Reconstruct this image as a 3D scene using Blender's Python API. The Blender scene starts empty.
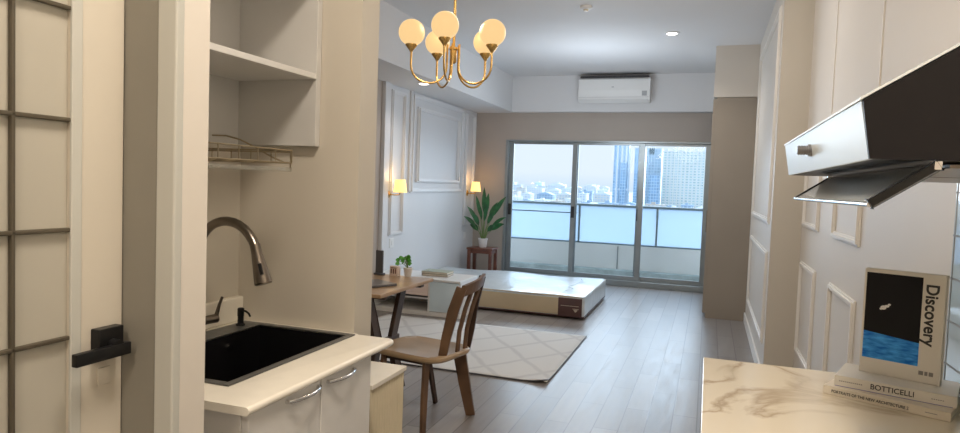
import bpy, bmesh, math, random
from mathutils import Vector, Matrix
random.seed(7)
R = math.radians
COL = bpy.context.scene.collection

# ------------------------------------------------------------------ materials
MATS = {}
def nodes(name):
    m = bpy.data.materials.new(name); m.use_nodes = True
    nt = m.node_tree; b = nt.nodes['Principled BSDF']
    MATS[name] = m
    return m, nt, b
def mat(name, col, rough=.5, metal=0., var=.06, scale=6., bump=0., emit=None, estr=0., coat=0., bscale=None):
    m, nt, b = nodes(name)
    b.inputs['Roughness'].default_value = rough
    b.inputs['Metallic'].default_value = metal
    b.inputs['Coat Weight'].default_value = coat
    tc = nt.nodes.new('ShaderNodeTexCoord')
    n = nt.nodes.new('ShaderNodeTexNoise'); n.inputs['Scale'].default_value = scale; n.inputs['Detail'].default_value = 4
    nt.links.new(tc.outputs['Object'], n.inputs['Vector'])
    r = nt.nodes.new('ShaderNodeValToRGB')
    a = [max(0, c*(1-var)) for c in col]; z = [min(1, c*(1+var)) for c in col]
    r.color_ramp.elements[0].position = .3; r.color_ramp.elements[0].color = (*a, 1)
    r.color_ramp.elements[1].position = .7; r.color_ramp.elements[1].color = (*z, 1)
    nt.links.new(n.outputs['Fac'], r.inputs['Fac']); nt.links.new(r.outputs['Color'], b.inputs['Base Color'])
    if bump:
        n2 = nt.nodes.new('ShaderNodeTexNoise'); n2.inputs['Scale'].default_value = bscale or scale*8; n2.inputs['Detail'].default_value = 6
        nt.links.new(tc.outputs['Object'], n2.inputs['Vector'])
        bp = nt.nodes.new('ShaderNodeBump'); bp.inputs['Strength'].default_value = bump; bp.inputs['Distance'].default_value = .01
        nt.links.new(n2.outputs['Fac'], bp.inputs['Height']); nt.links.new(bp.outputs['Normal'], b.inputs['Normal'])
    if emit:
        b.inputs['Emission Color'].default_value = (*emit, 1); b.inputs['Emission Strength'].default_value = estr
    return m

mat('wall_beige', (.56, .515, .44), .6, var=.02, scale=1.5, bump=.03)
mat('wall_white', (.66, .66, .67), .5, var=.015, scale=1.5, bump=.02)
mat('wall_cream', (.69, .645, .585), .5, var=.015, scale=1.5, bump=.02)
mat('wall_taupe', (.43, .375, .33), .65, var=.03, scale=2, bump=.03)
mat('ceiling_white', (.70, .70, .71), .75, var=.01, scale=1.)
mat('moulding_white', (.80, .77, .72), .4, var=.01)
mat('moulding_pale', (.72, .72, .73), .4, var=.01)
mat('door_paint', (.60, .555, .475), .45, var=.02, scale=2)
mat('door_frame_paint', (.52, .52, .48), .5, var=.02)
mat('jamb_shaded', (.25, .235, .20), .6, var=.03)  # shadow on the door jamb, put into the colour as dark grey
mat('cabinet_white', (.70, .69, .67), .3, var=.01)
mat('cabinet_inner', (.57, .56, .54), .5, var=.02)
mat('worktop_cream', (.80, .755, .66), .25, var=.02, scale=20)
mat('black_metal', (.012, .012, .013), .35, .4, var=.1)
mat('muntin', (.10, .085, .06), .45, .3, var=.1)
mat('sink_black', (.006, .006, .007), .35, .1, var=.2, scale=40)
mat('sink_rim', (.13, .13, .125), .4, .5, var=.1, scale=40)
mat('steel_dark', (.23, .20, .17), .28, 1., var=.1, scale=20)
mat('knob_grey', (.16, .16, .17), .3, .8, var=.1)
mat('chrome', (.72, .72, .72), .15, 1., var=.02)
mat('wire_gold', (.42, .35, .24), .3, 1., var=.05)
mat('brass', (.72, .47, .17), .25, 1., var=.05)
mat('hood_reflection_white', (.80, .88, .93), .35, .0, var=.01)  # bluish tone paints the window's reflection into the white
mat('hood_black', (.010, .009, .011), .38, 0., var=.1)
MATS['hood_black'].node_tree.nodes['Principled BSDF'].inputs['Specular IOR Level'].default_value = .25
mat('visor_glass', (.40, .42, .40), .16, .1, var=.03, coat=.4)
mat('wood_brown', (.13, .070, .036), .35, var=.3, scale=8)
mat('wood_dark', (.050, .026, .017), .4, var=.25, scale=8)
mat('wood_red', (.14, .045, .025), .4, var=.25, scale=9)
mat('wood_seat', (.34, .235, .135), .3, var=.15, scale=5)
mat('desk_top', (.40, .26, .15), .3, var=.18, scale=7)
mat('laptop_grey', (.22, .20, .19), .35, .5, var=.03)
mat('charcoal', (.09, .09, .10), .5, var=.1)
mat('leaf_green', (.02, .12, .035), .4, var=.45, scale=14)
mat('leaf_bright', (.10, .36, .05), .4, var=.35, scale=30)
mat('leaf_stem', (.16, .24, .07), .5, var=.2)
mat('pot_white', (.80, .78, .76), .35, var=.02)
mat('soil', (.06, .04, .03), .9, var=.3, scale=60)
mat('paper', (.70, .64, .54), .8, var=.03, scale=60)
mat('book_white', (.74, .71, .65), .45, var=.015)
mat('book_cream', (.74, .68, .58), .45, var=.015)
mat('book_blue', (.20, .20, .42), .5, var=.05)
mat('print_black', (.02, .02, .022), .45, var=.05)
mat('print_grey', (.25, .23, .22), .5, var=.05)
mat('astronaut_white', (.85, .85, .85), .6, var=.2, scale=300)
mat('book_sage', (.34, .37, .29), .6, var=.05)
mat('book_brown', (.26, .17, .11), .6, var=.05)
mat('plastic_white', (.78, .78, .77), .35, var=.01)
mat('plastic_grey', (.40, .41, .42), .4, var=.03)
mat('plastic_dark', (.03, .03, .035), .5, var=.05)
mat('mattress_tan', (.55, .45, .30), .35, var=.05, scale=3, coat=.25)
mat('mattress_brown', (.085, .035, .030), .3, var=.1, coat=.4)
mat('mattress_trim', (.55, .47, .36), .35, var=.05)
mat('tile_glaze', (.62, .72, .76), .08, var=.05, scale=2, coat=.6)
mat('grout', (.34, .36, .38), .7, var=.05)
mat('alu', (.30, .33, .34), .35, .6, var=.04)
mat('alu_light', (.62, .66, .68), .35, .3, var=.03)
mat('rail_grey', (.20, .26, .28), .4, .3, var=.04)
mat('balcony_paint', (.80, .80, .76), .7, var=.04, scale=2)
mat('kerb_grey', (.42, .48, .46), .7, var=.25, scale=5)
mat('balcony_tile', (.55, .56, .54), .5, var=.06)
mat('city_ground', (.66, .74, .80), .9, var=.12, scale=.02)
mat('hill_haze', (.62, .70, .80), 1., var=.04, scale=.004)
mat('fridge', (.7, .65, .52), .3)
mat('shade_glow', (.9, .68, .32), .7, emit=(1., .60, .18), estr=1.5, var=.02)
mat('globe_glow', (.06, .04, .015), .4, emit=(1., .67, .31), estr=.96, var=.01)
MATS['globe_glow'].node_tree.nodes['Principled BSDF'].inputs['Specular IOR Level'].default_value = .1
mat('lamp_glow', (.9, .9, .9), .5, emit=(1., .95, .88), estr=6., var=.0)
mat('wardrobe', (.31, .265, .215), .5, var=.04, scale=2)
mat('fluted_cream', (.68, .60, .44), .4, var=.04)
mat('pale_panel', (.78, .62, .54), .5, var=.02)
mat('calendar_wood', (.80, .66, .58), .5, var=.03)

def marble():
    m, nt, b = nodes('marble'); L = nt.links.new
    b.inputs['Roughness'].default_value = .14; b.inputs['Coat Weight'].default_value = .2
    tc = nt.nodes.new('ShaderNodeTexCoord')
    n = nt.nodes.new('ShaderNodeTexNoise'); n.inputs['Scale'].default_value = 2.6; n.inputs['Detail'].default_value = 8; n.inputs['Distortion'].default_value = .9
    L(tc.outputs['Object'], n.inputs['Vector'])
    s = nt.nodes.new('ShaderNodeMath'); s.operation = 'SUBTRACT'; s.inputs[1].default_value = .5; L(n.outputs['Fac'], s.inputs[0])
    a = nt.nodes.new('ShaderNodeMath'); a.operation = 'ABSOLUTE'; L(s.outputs[0], a.inputs[0])
    r = nt.nodes.new('ShaderNodeValToRGB')
    e = r.color_ramp.elements
    e[0].position = 0; e[0].color = (.46, .37, .26, 1)
    e[1].position = .045; e[1].color = (.78, .70, .56, 1)
    x = e.new(.014); x.color = (.60, .50, .37, 1)
    L(a.outputs[0], r.inputs['Fac'])
    n2 = nt.nodes.new('ShaderNodeTexNoise'); n2.inputs['Scale'].default_value = 1.7; L(tc.outputs['Object'], n2.inputs['Vector'])
    r2 = nt.nodes.new('ShaderNodeValToRGB'); r2.color_ramp.elements[0].position = .47; r2.color_ramp.elements[1].position = .56
    L(n2.outputs['Fac'], r2.inputs['Fac'])
    mx = nt.nodes.new('ShaderNodeMixRGB'); L(r2.outputs['Color'], mx.inputs['Fac'])
    mx.inputs['Color1'].default_value = (.78, .70, .56, 1); L(r.outputs['Color'], mx.inputs['Color2'])
    L(mx.outputs['Color'], b.inputs['Base Color'])
marble()

def floor_mat():
    m, nt, b = nodes('floor_planks'); L = nt.links.new
    tc = nt.nodes.new('ShaderNodeTexCoord'); mp = nt.nodes.new('ShaderNodeMapping')
    mp.inputs['Rotation'].default_value = (0, 0, R(90)); L(tc.outputs['Object'], mp.inputs['Vector'])
    br = nt.nodes.new('ShaderNodeTexBrick')
    br.inputs['Scale'].default_value = 1.; br.inputs['Brick Width'].default_value = .92; br.inputs['Row Height'].default_value = .155
    br.inputs['Mortar Size'].default_value = .004; br.inputs['Color1'].default_value = (.24, .215, .20, 1); br.inputs['Color2'].default_value = (.315, .285, .265, 1)
    br.inputs['Mortar'].default_value = (.16, .14, .13, 1)
    L(mp.outputs[0], br.inputs['Vector'])
    mp2 = nt.nodes.new('ShaderNodeMapping'); mp2.inputs['Scale'].default_value = (9, .9, 1); L(tc.outputs['Object'], mp2.inputs['Vector'])
    n = nt.nodes.new('ShaderNodeTexNoise'); n.inputs['Scale'].default_value = 3; n.inputs['Detail'].default_value = 8; L(mp2.outputs[0], n.inputs['Vector'])
    mx = nt.nodes.new('ShaderNodeMixRGB'); mx.blend_type = 'MULTIPLY'; mx.inputs['Fac'].default_value = .5
    L(br.outputs['Color'], mx.inputs['Color1']); 
    r = nt.nodes.new('ShaderNodeValToRGB'); r.color_ramp.elements[0].position = .3; r.color_ramp.elements[0].color = (.55, .55, .55, 1); r.color_ramp.elements[1].position = .7
    L(n.outputs['Fac'], r.inputs['Fac']); L(r.outputs['Color'], mx.inputs['Color2'])
    L(mx.outputs['Color'], b.inputs['Base Color'])
    b.inputs['Roughness'].default_value = .33
    rr = nt.nodes.new('ShaderNodeMapRange'); rr.inputs['To Min'].default_value = .26; rr.inputs['To Max'].default_value = .42
    L(n.outputs['Fac'], rr.inputs['Value']); L(rr.outputs[0], b.inputs['Roughness'])
    bp = nt.nodes.new('ShaderNodeBump'); bp.inputs['Strength'].default_value = .12; bp.inputs['Distance'].default_value = .003
    L(br.outputs['Fac'], bp.inputs['Height']); bp.invert = True; L(bp.outputs['Normal'], b.inputs['Normal'])
floor_mat()

def rug_mat():
    m, nt, b = nodes('rug_weave'); L = nt.links.new
    tc = nt.nodes.new('ShaderNodeTexCoord')
    def wave(ang):
        mp = nt.nodes.new('ShaderNodeMapping'); mp.inputs['Rotation'].default_value = (0, 0, R(ang)); L(tc.outputs['Object'], mp.inputs['Vector'])
        w = nt.nodes.new('ShaderNodeTexWave'); w.inputs['Scale'].default_value = .8; w.inputs['Distortion'].default_value = .7; w.inputs['Detail Scale'].default_value = 3
        L(mp.outputs[0], w.inputs['Vector']); r = nt.nodes.new('ShaderNodeValToRGB')
        r.color_ramp.elements[0].position = .0; r.color_ramp.elements[0].color = (.56, .55, .54, 1)
        r.color_ramp.elements[1].position = .06; r.color_ramp.elements[1].color = (.66, .65, .63, 1)
        L(w.outputs['Fac'], r.inputs['Fac']); return r
    mx = nt.nodes.new('ShaderNodeMixRGB'); mx.blend_type = 'DARKEN'; mx.inputs['Fac'].default_value = 1
    L(wave(35).outputs['Color'], mx.inputs['Color1']); L(wave(-35).outputs['Color'], mx.inputs['Color2'])
    L(mx.outputs['Color'], b.inputs['Base Color']); b.inputs['Roughness'].default_value = .9
    n = nt.nodes.new('ShaderNodeTexNoise'); n.inputs['Scale'].default_value = 90; L(tc.outputs['Object'], n.inputs['Vector'])
    bp = nt.nodes.new('ShaderNodeBump'); bp.inputs['Strength'].default_value = .4; bp.inputs['Distance'].default_value = .005
    L(n.outputs['Fac'], bp.inputs['Height']); L(bp.outputs['Normal'], b.inputs['Normal'])
rug_mat()

def plastic_wrap():
    m, nt, b = nodes('plastic_wrap'); L = nt.links.new
    tc = nt.nodes.new('ShaderNodeTexCoord')
    n = nt.nodes.new('ShaderNodeTexNoise'); n.inputs['Scale'].default_value = 4.5; n.inputs['Detail'].default_value = 6; n.inputs['Distortion'].default_value = 1.2
    L(tc.outputs['Object'], n.inputs['Vector'])
    r = nt.nodes.new('ShaderNodeValToRGB'); r.color_ramp.elements[0].position = .25; r.color_ramp.elements[0].color = (.50, .55, .57, 1)
    r.color_ramp.elements[1].position = .8; r.color_ramp.elements[1].color = (.66, .69, .70, 1)
    L(n.outputs['Fac'], r.inputs['Fac']); L(r.outputs['Color'], b.inputs['Base Color'])
    b.inputs['Roughness'].default_value = .32; b.inputs['Coat Weight'].default_value = .5; b.inputs['Coat Roughness'].default_value = .1
    v = nt.nodes.new('ShaderNodeTexVoronoi'); v.inputs['Scale'].default_value = 5; v.feature = 'DISTANCE_TO_EDGE'; L(tc.outputs['Object'], v.inputs['Vector'])
    ad = nt.nodes.new('ShaderNodeMath'); ad.operation = 'ADD'; L(n.outputs['Fac'], ad.inputs[0]); 
    ml = nt.nodes.new('ShaderNodeMath'); ml.operation = 'MULTIPLY'; ml.inputs[1].default_value = .3; L(v.outputs['Distance'], ml.inputs[0]); L(ml.outputs[0], ad.inputs[1])
    bp = nt.nodes.new('ShaderNodeBump'); bp.inputs['Strength'].default_value = .28; bp.inputs['Distance'].default_value = .03
    L(ad.outputs[0], bp.inputs['Height']); L(bp.outputs['Normal'], b.inputs['Normal']); L(bp.outputs['Normal'], b.inputs['Coat Normal'])
plastic_wrap()

def glass(name, tint, gl=.06, trans=1.0, dcol=None, dmix=0.):
    m, nt, b = nodes(name); L = nt.links.new; out = nt.nodes['Material Output']
    nt.nodes.remove(b)
    t = nt.nodes.new('ShaderNodeBsdfTransparent'); t.inputs[0].default_value = (*tint, 1)
    g = nt.nodes.new('ShaderNodeBsdfGlossy'); g.inputs['Roughness'].default_value = .03
    lw = nt.nodes.new('ShaderNodeLayerWeight'); lw.inputs['Blend'].default_value = .25
    ml = nt.nodes.new('ShaderNodeMath'); ml.operation = 'MULTIPLY'; ml.inputs[1].default_value = gl*6; L(lw.outputs['Fresnel'], ml.inputs[0])
    mx = nt.nodes.new('ShaderNodeMixShader'); L(ml.outputs[0], mx.inputs[0]); L(t.outputs[0], mx.inputs[1]); L(g.outputs[0], mx.inputs[2])
    last = mx
    if dmix:
        d = nt.nodes.new('ShaderNodeBsdfTranslucent'); d.inputs[0].default_value = (*dcol, 1)
        d2 = nt.nodes.new('ShaderNodeBsdfDiffuse'); d2.inputs[0].default_value = (*dcol, 1)
        a = nt.nodes.new('ShaderNodeMixShader'); a.inputs[0].default_value = .45; L(d.outputs[0], a.inputs[1]); L(d2.outputs[0], a.inputs[2])
        x = nt.nodes.new('ShaderNodeMixShader'); x.inputs[0].default_value = dmix; L(mx.outputs[0], x.inputs[1]); L(a.outputs[0], x.inputs[2]); last = x
    L(last.outputs[0], out.inputs[0])
glass('window_glass', (.96, .98, .99), .05)
glass('frosted_blue', (.95, .98, 1.), .05, dcol=(.66, .76, .86), dmix=.85)
mat('glass_reflection', (.60, .70, .74), .12, var=.08, scale=3, coat=.5)  # opaque pale blue, painted in place of reflections on the cabinet glass
glass('clear_tray', (.95, .95, .93), .05, dcol=(.8, .78, .72), dmix=.12)

def frosted():
    m, nt, b = nodes('frosted_door_glass')
    tc = nt.nodes.new('ShaderNodeTexCoord'); n = nt.nodes.new('ShaderNodeTexNoise'); n.inputs['Scale'].default_value = 3
    r = nt.nodes.new('ShaderNodeValToRGB'); r.color_ramp.elements[0].color = (.47, .445, .38, 1); r.color_ramp.elements[1].color = (.57, .54, .465, 1)
    nt.links.new(tc.outputs['Object'], n.inputs['Vector']); nt.links.new(n.outputs['Fac'], r.inputs['Fac']); nt.links.new(r.outputs['Color'], b.inputs['Base Color'])
    b.inputs['Roughness'].default_value = .35; b.inputs['Transmission Weight'].default_value = .15
frosted()

def facade(name, wallc, winc, w, h, mortar=.3, rough=.5):
    """grid of windows over a far building, in its own coordinates (metres)"""
    m, nt, b = nodes(name); L = nt.links.new
    tc = nt.nodes.new('ShaderNodeTexCoord'); mp = nt.nodes.new('ShaderNodeMapping')
    sx = nt.nodes.new('ShaderNodeSeparateXYZ'); L(tc.outputs['Object'], sx.inputs[0])
    ad = nt.nodes.new('ShaderNodeMath'); ad.operation = 'ADD'; L(sx.outputs['X'], ad.inputs[0]); L(sx.outputs['Y'], ad.inputs[1])
    cb = nt.nodes.new('ShaderNodeCombineXYZ'); L(ad.outputs[0], cb.inputs['X']); L(sx.outputs['Z'], cb.inputs['Y'])
    br = nt.nodes.new('ShaderNodeTexBrick'); br.offset = 0
    br.inputs['Scale'].default_value = 1; br.inputs['Brick Width'].default_value = w; br.inputs['Row Height'].default_value = h
    br.inputs['Mortar Size'].default_value = mortar; br.inputs['Mortar Smooth'].default_value = .1
    br.inputs['Color1'].default_value = (*winc, 1); br.inputs['Color2'].default_value = (*[c*.8 for c in winc], 1); br.inputs['Mortar'].default_value = (*wallc, 1)
    L(cb.outputs[0], br.inputs['Vector']); L(br.outputs['Color'], b.inputs['Base Color']); b.inputs['Roughness'].default_value = rough
facade('condo_facade', (.98, .95, .86), (.66, .80, .76), 4.2, 3.1, .85)  # city colours are paled to stand in for distance haze
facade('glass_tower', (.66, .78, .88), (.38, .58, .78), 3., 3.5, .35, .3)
facade('white_tower', (.97, .95, .92), (.58, .72, .84), 5., 60, 1.2, .4)
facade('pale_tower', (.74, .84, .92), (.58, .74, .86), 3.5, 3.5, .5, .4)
facade('low_white', (.96, .93, .88), (.76, .80, .84), 4., 3.4, .9)
facade('low_cream', (.90, .82, .72), (.72, .76, .80), 4., 3.4, .9)
facade('low_blue', (.58, .68, .77), (.42, .54, .66), 4., 3.4, .8)
mat('roof_white', (.97, .95, .92), .6, var=.03, scale=.1)
mat('roof_blue', (.50, .62, .74), .6, var=.05, scale=.1)
mat('roof_tan', (.74, .64, .54), .6, var=.05, scale=.1)

# ------------------------------------------------------------------ mesh helpers
class MB:
    def __init__(s): s.bm = bmesh.new(); s.smooth = False
    def box(s, x0, x1, y0, y1, z0, z1, bev=0., seg=2):
        r = bmesh.ops.create_cube(s.bm, size=1)
        vs = r['verts']
        for v in vs:
            v.co = Vector(((x0+x1)/2+v.co.x*(x1-x0), (y0+y1)/2+v.co.y*(y1-y0), (z0+z1)/2+v.co.z*(z1-z0)))
        if bev:
            es = list({e for v in vs for e in v.link_edges})
            bmesh.ops.bevel(s.bm, geom=es, offset=bev, segments=seg, profile=.5, affect='EDGES')
        return s
    def bar(s, a, b, w, t, up=(0, 0, 1), bev=0.):
        """rectangular bar from a to b; w across (perpendicular to up), t along up"""
        a = Vector(a); b = Vector(b); d = (b-a); L = d.length; d.normalize()
        up = Vector(up); side = d.cross(up).normalized(); up2 = side.cross(d).normalized()
        r = bmesh.ops.create_cube(s.bm, size=1); vs = r['verts']
        for v in vs:
            v.co = (a+b)/2 + d*(v.co.x*L) + side*(v.co.y*w) + up2*(v.co.z*t)
        if bev:
            es = list({e for v in vs for e in v.link_edges})
            bmesh.ops.bevel(s.bm, geom=es, offset=bev, segments=2, profile=.5, affect='EDGES')
        return s
    def tube(s, pts, r, n=10, cap=True):
        """tube through points; r a radius or one radius per point"""
        pts = [Vector(p) for p in pts]; rs = r if isinstance(r, (list, tuple)) else [r]*len(pts)
        rings = []; prev = None
        for i, p in enumerate(pts):
            d = (pts[min(i+1, len(pts)-1)]-pts[max(i-1, 0)]).normalized()
            if prev is None:
                u = d.orthogonal().normalized()
            else:
                u = (prev - d*prev.dot(d)).normalized()
            prev = u; w = d.cross(u)
            rings.append([s.bm.verts.new(p+(u*math.cos(k*2*math.pi/n)+w*math.sin(k*2*math.pi/n))*rs[i]) for k in range(n)])
        for a, b in zip(rings, rings[1:]):
            for k in range(n): s.bm.faces.new((a[k], a[(k+1) % n], b[(k+1) % n], b[k]))
        if cap:
            s.bm.faces.new(rings[0][::-1]); s.bm.faces.new(rings[-1])
        s.smooth = True
        return s
    def lathe(s, prof, c=(0, 0, 0), n=24, m=None):
        """profile [(r,z)] about Z at c"""
        rings = []
        for r, z in prof:
            ring = []
            for k in range(n):
                p = Vector((r*math.cos(k*2*math.pi/n), r*math.sin(k*2*math.pi/n), z))
                if m: p = m @ p
                ring.append(s.bm.verts.new(p+Vector(c)))
            rings.append(ring)
        for a, b in zip(rings, rings[1:]):
            for k in range(n): s.bm.faces.new((a[k], a[(k+1) % n], b[(k+1) % n], b[k]))
        s.bm.faces.new(rings[0][::-1]); s.bm.faces.new(rings[-1])
        s.smooth = True
        return s
    def prism(s, poly, z0, z1):
        """extrude an XY polygon"""
        a = [s.bm.verts.new((x, y, z0)) for x, y in poly]; b = [s.bm.verts.new((x, y, z1)) for x, y in poly]
        n = len(poly)
        s.bm.faces.new(a[::-1]); s.bm.faces.new(b)
        for k in range(n): s.bm.faces.new((a[k], a[(k+1) % n], b[(k+1) % n], b[k]))
        return s
    def hexa(s, p):
        """eight corners: four of one face, then four of the opposite face"""
        v = [s.bm.verts.new(q) for q in p]
        for f in ((0, 3, 2, 1), (4, 5, 6, 7), (0, 1, 5, 4), (1, 2, 6, 5), (2, 3, 7, 6), (3, 0, 4, 7)):
            s.bm.faces.new([v[i] for i in f])
        return s
    def sphere(s, c, r, sub=3, sc=(1, 1, 1)):
        q = bmesh.ops.create_icosphere(s.bm, subdivisions=sub, radius=r)
        for v in q['verts']: v.co = Vector((v.co.x*sc[0], v.co.y*sc[1], v.co.z*sc[2]))+Vector(c)
        s.smooth = True
        return s
    def build(s, name, m, parent=None):
        bmesh.ops.recalc_face_normals(s.bm, faces=s.bm.faces)
        me = bpy.data.meshes.new(name); s.bm.to_mesh(me); s.bm.free()
        me.materials.append(MATS[m] if isinstance(m, str) else m)
        if s.smooth:
            me.polygons.foreach_set('use_smooth', [True]*len(me.polygons))
            me.set_sharp_from_angle(angle=R(40))
        o = bpy.data.objects.new(name, me); COL.objects.link(o)
        if parent: link(o, parent)
        return o

def world_of(o):
    m = Matrix.LocRotScale(o.location, o.rotation_euler, None)
    return (world_of(o.parent) @ o.matrix_parent_inverse @ m) if o.parent else m
def link(o, parent, keep=True):
    """parent o; keep=True: its mesh is given in the world frame"""
    o.parent = parent
    if keep: o.matrix_parent_inverse = world_of(parent).inverted()
def thing(name, label, cat, loc=(0, 0, 0), rz=0., group=None):
    o = bpy.data.objects.new(name, None); COL.objects.link(o); o.empty_display_size = .1
    o.location = loc; o.rotation_euler = (0, 0, rz); o['label'] = label; o['category'] = cat
    if group: o['group'] = group
    return o
def tag(o, label, cat, group=None):
    o['label'] = label; o['category'] = cat
    if group: o['group'] = group
    return o
def struct(name, mb, m):
    o = mb.build(name, m); o['kind'] = 'structure'; return o
def text(name, body, size, m, parent, loc, rot, extrude=.0004, align='LEFT', sx=1., bold=0.):
    c = bpy.data.curves.new(name, 'FONT'); c.body = body; c.size = size; c.extrude = extrude; c.align_x = align; c.offset = bold
    t = bpy.data.objects.new(name, c); COL.objects.link(t)
    me = bpy.data.meshes.new_from_object(t.evaluated_get(bpy.context.evaluated_depsgraph_get()))
    bpy.data.objects.remove(t); me.name = name
    me.materials.clear(); me.materials.append(MATS[m])
    o = bpy.data.objects.new(name, me); COL.objects.link(o)
    o.location = loc; o.rotation_euler = rot; o.scale = (sx, 1, 1); o.parent = parent
    return o

# ------------------------------------------------------------------ the room shell
CZ = 3.235
struct('floor', MB().box(-3.9, .95, -1.9, 10.45, -.12, 0), 'floor_planks')
struct('ceiling', MB().box(-3.9, .95, -1.9, 10.45, CZ, CZ+.12), 'ceiling_white')
wl = struct('wall_left', MB().box(-3.85, -3.70, 7.03, 10.45, 0, CZ), 'wall_white')
struct('wall_left_near', MB().box(-3.85, -3.699, 2.21, 7.03, 0, CZ), 'wall_taupe')
# back wall around the sliding window
wb = MB()
wb.box(-3.70, -3.18, 10.37, 10.52, 0, CZ); wb.box(-3.18, .06, 10.37, 10.52, 2.245, CZ); wb.box(.06, .95, 10.37, 10.52, 0, CZ)
struct('wall_back', wb, 'wall_taupe')
struct('wall_right', MB().box(.475, .95, 5.66, 10.37, 0, CZ), 'wall_cream')
wk = struct('wall_right_kitchen', MB().box(.69, .95, -1.9, 5.66, 0, CZ), 'wall_cream')
struct('wall_front', MB().box(-3.9, .95, -2.05, -1.9, 0, CZ), 'wall_cream')
struct('wall_kitchen_left', MB().box(-1.85, -1.694, 1.10, 2.085, 0, CZ), 'wall_beige')
struct('wall_kitchen_end', MB().box(-3.70, -1.185, 2.085, 2.21, 0, CZ), 'wall_beige')
# bathroom partition with its door opening
struct('wall_bathroom_end', MB().box(-1.85, -.975, 1.03, 1.10, 0, CZ), 'wall_cream')
struct('wall_bathroom_side', MB().box(-1.25, -1.06, -1.9, .03, 0, CZ), 'wall_cream')
struct('wall_bathroom_header', MB().box(-1.25, -1.06, .03, 1.01, 2.2, CZ), 'wall_cream')
struct('trim_1', MB().box(-1.20, -1.018, 1.010, 1.03, 0, CZ, .002), 'jamb_shaded')
struct('trim_2', MB().box(-1.018, -.972, 1.008, 1.03, 0, CZ, .004), 'door_frame_paint')
# lowered beams
struct('trim_3', MB().box(-3.70, -3.05, 2.21, 10.37, 2.675, CZ), 'ceiling_white')
struct('trim_4', MB().box(-3.05, .475, 10.20, 10.37, 2.675, CZ), 'ceiling_white')
struct('trim_5', MB().box(-.006, .475, 8.33, 10.20, 2.635, CZ), 'wall_cream')
struct('trim_6', MB().box(.4751, .69, 5.645, 5.66, 0, CZ), 'wall_beige')
struct('baseboard_right', MB().box(.458, .475, 5.66, 8.33, 0, .11, .004), 'moulding_white')
struct('baseboard_left', MB().box(-3.70, -3.685, 7.03, 10.37, 0, .10, .004), 'moulding_pale')
struct('baseboard_kitchen', MB().box(.675, .69, 2.35, 5.64, 0, .11, .004), 'moulding_white')

def frame_x(x, nx, y0, y1, z0, z1, m, parent, w=.035, t=.018, nm='panel_moulding'):
    """stepped picture-frame moulding on a wall whose face is at x, facing nx"""
    b = MB()
    for k, (ww, tt, off) in enumerate(((w, t*.55, 0), (w*.45, t, w*.27))):
        a0, a1, c0, c1 = y0+off, y1-off, z0+off, z1-off
        xa, xb = sorted((x, x+nx*tt))
        b.box(xa, xb, a0, a1, c1-ww, c1, .002, 1); b.box(xa, xb, a0, a1, c0, c0+ww, .002, 1)
        b.box(xa, xb, a0, a0+ww, c0+ww*.98, c1-ww*.98, .002, 1); b.box(xa, xb, a1-ww, a1, c0+ww*.98, c1-ww*.98, .002, 1)
    o = b.build(nm, m, parent); return o
# bedroom feature wall: two narrow columns and a large central frame
FX = -3.70
def raised(y0, y1, z0, z1, t, m='wall_white', nm='raised_panel'):
    return MB().box(FX, FX+t, y0, y1, z0, z1, .006).build(nm, m, wl)
raised(7.02, 7.16, .2, 2.674, .05)
frame_x(FX, 1, 7.26, 7.64, .83, 2.62, 'moulding_pale', wl, .045, .035)
raised(7.78, 7.82, 1.37, 2.674, .03)
frame_x(FX, 1, 7.84, 9.74, 1.36, 2.655, 'moulding_pale', wl, .055, .04)
frame_x(FX, 1, 8.02, 9.56, 1.50, 2.50, 'moulding_pale', wl, .05, .05)
frame_x(FX, 1, 9.86, 10.26, .83, 2.62, 'moulding_pale', wl, .045, .035)
wr = bpy.data.objects['wall_right']
frame_x(.475, -1, 5.80, 7.95, 1.27, 3.02, 'moulding_white', wr, .05, .02)
frame_x(.475, -1, 5.80, 7.95, .29, 1.05, 'moulding_white', wr, .05, .02)
for y0, y1 in ((4.80, 5.50), (3.55, 4.25)):
    frame_x(.69, -1, y0, y1, .33, 1.02, 'moulding_white', wk, .04, .02)
    frame_x(.69, -1, y0, y1, 1.28, 1.74, 'moulding_white', wk, .04, .02)
for y in (3.36, 4.57):
    MB().box(.684, .69, y-.006, y+.006, 1.95, CZ-.01).build('joint_strip', 'moulding_white', wk)
# glazed tile splashback behind the hob
tb = MB().box(.680, .69, .2, 2.27, .965, 1.575).build('splashback', 'tile_glaze', wk)
g = MB()
for k in range(9): g.box(.6785, .6800, .2+.257*k, .2055+.257*k, .965, 1.575)
for k in range(5): g.box(.6785, .6800, .2, 2.27, 1.04+.125*k, 1.0455+.125*k)
g.build('grout_lines', 'grout', wk)

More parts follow.
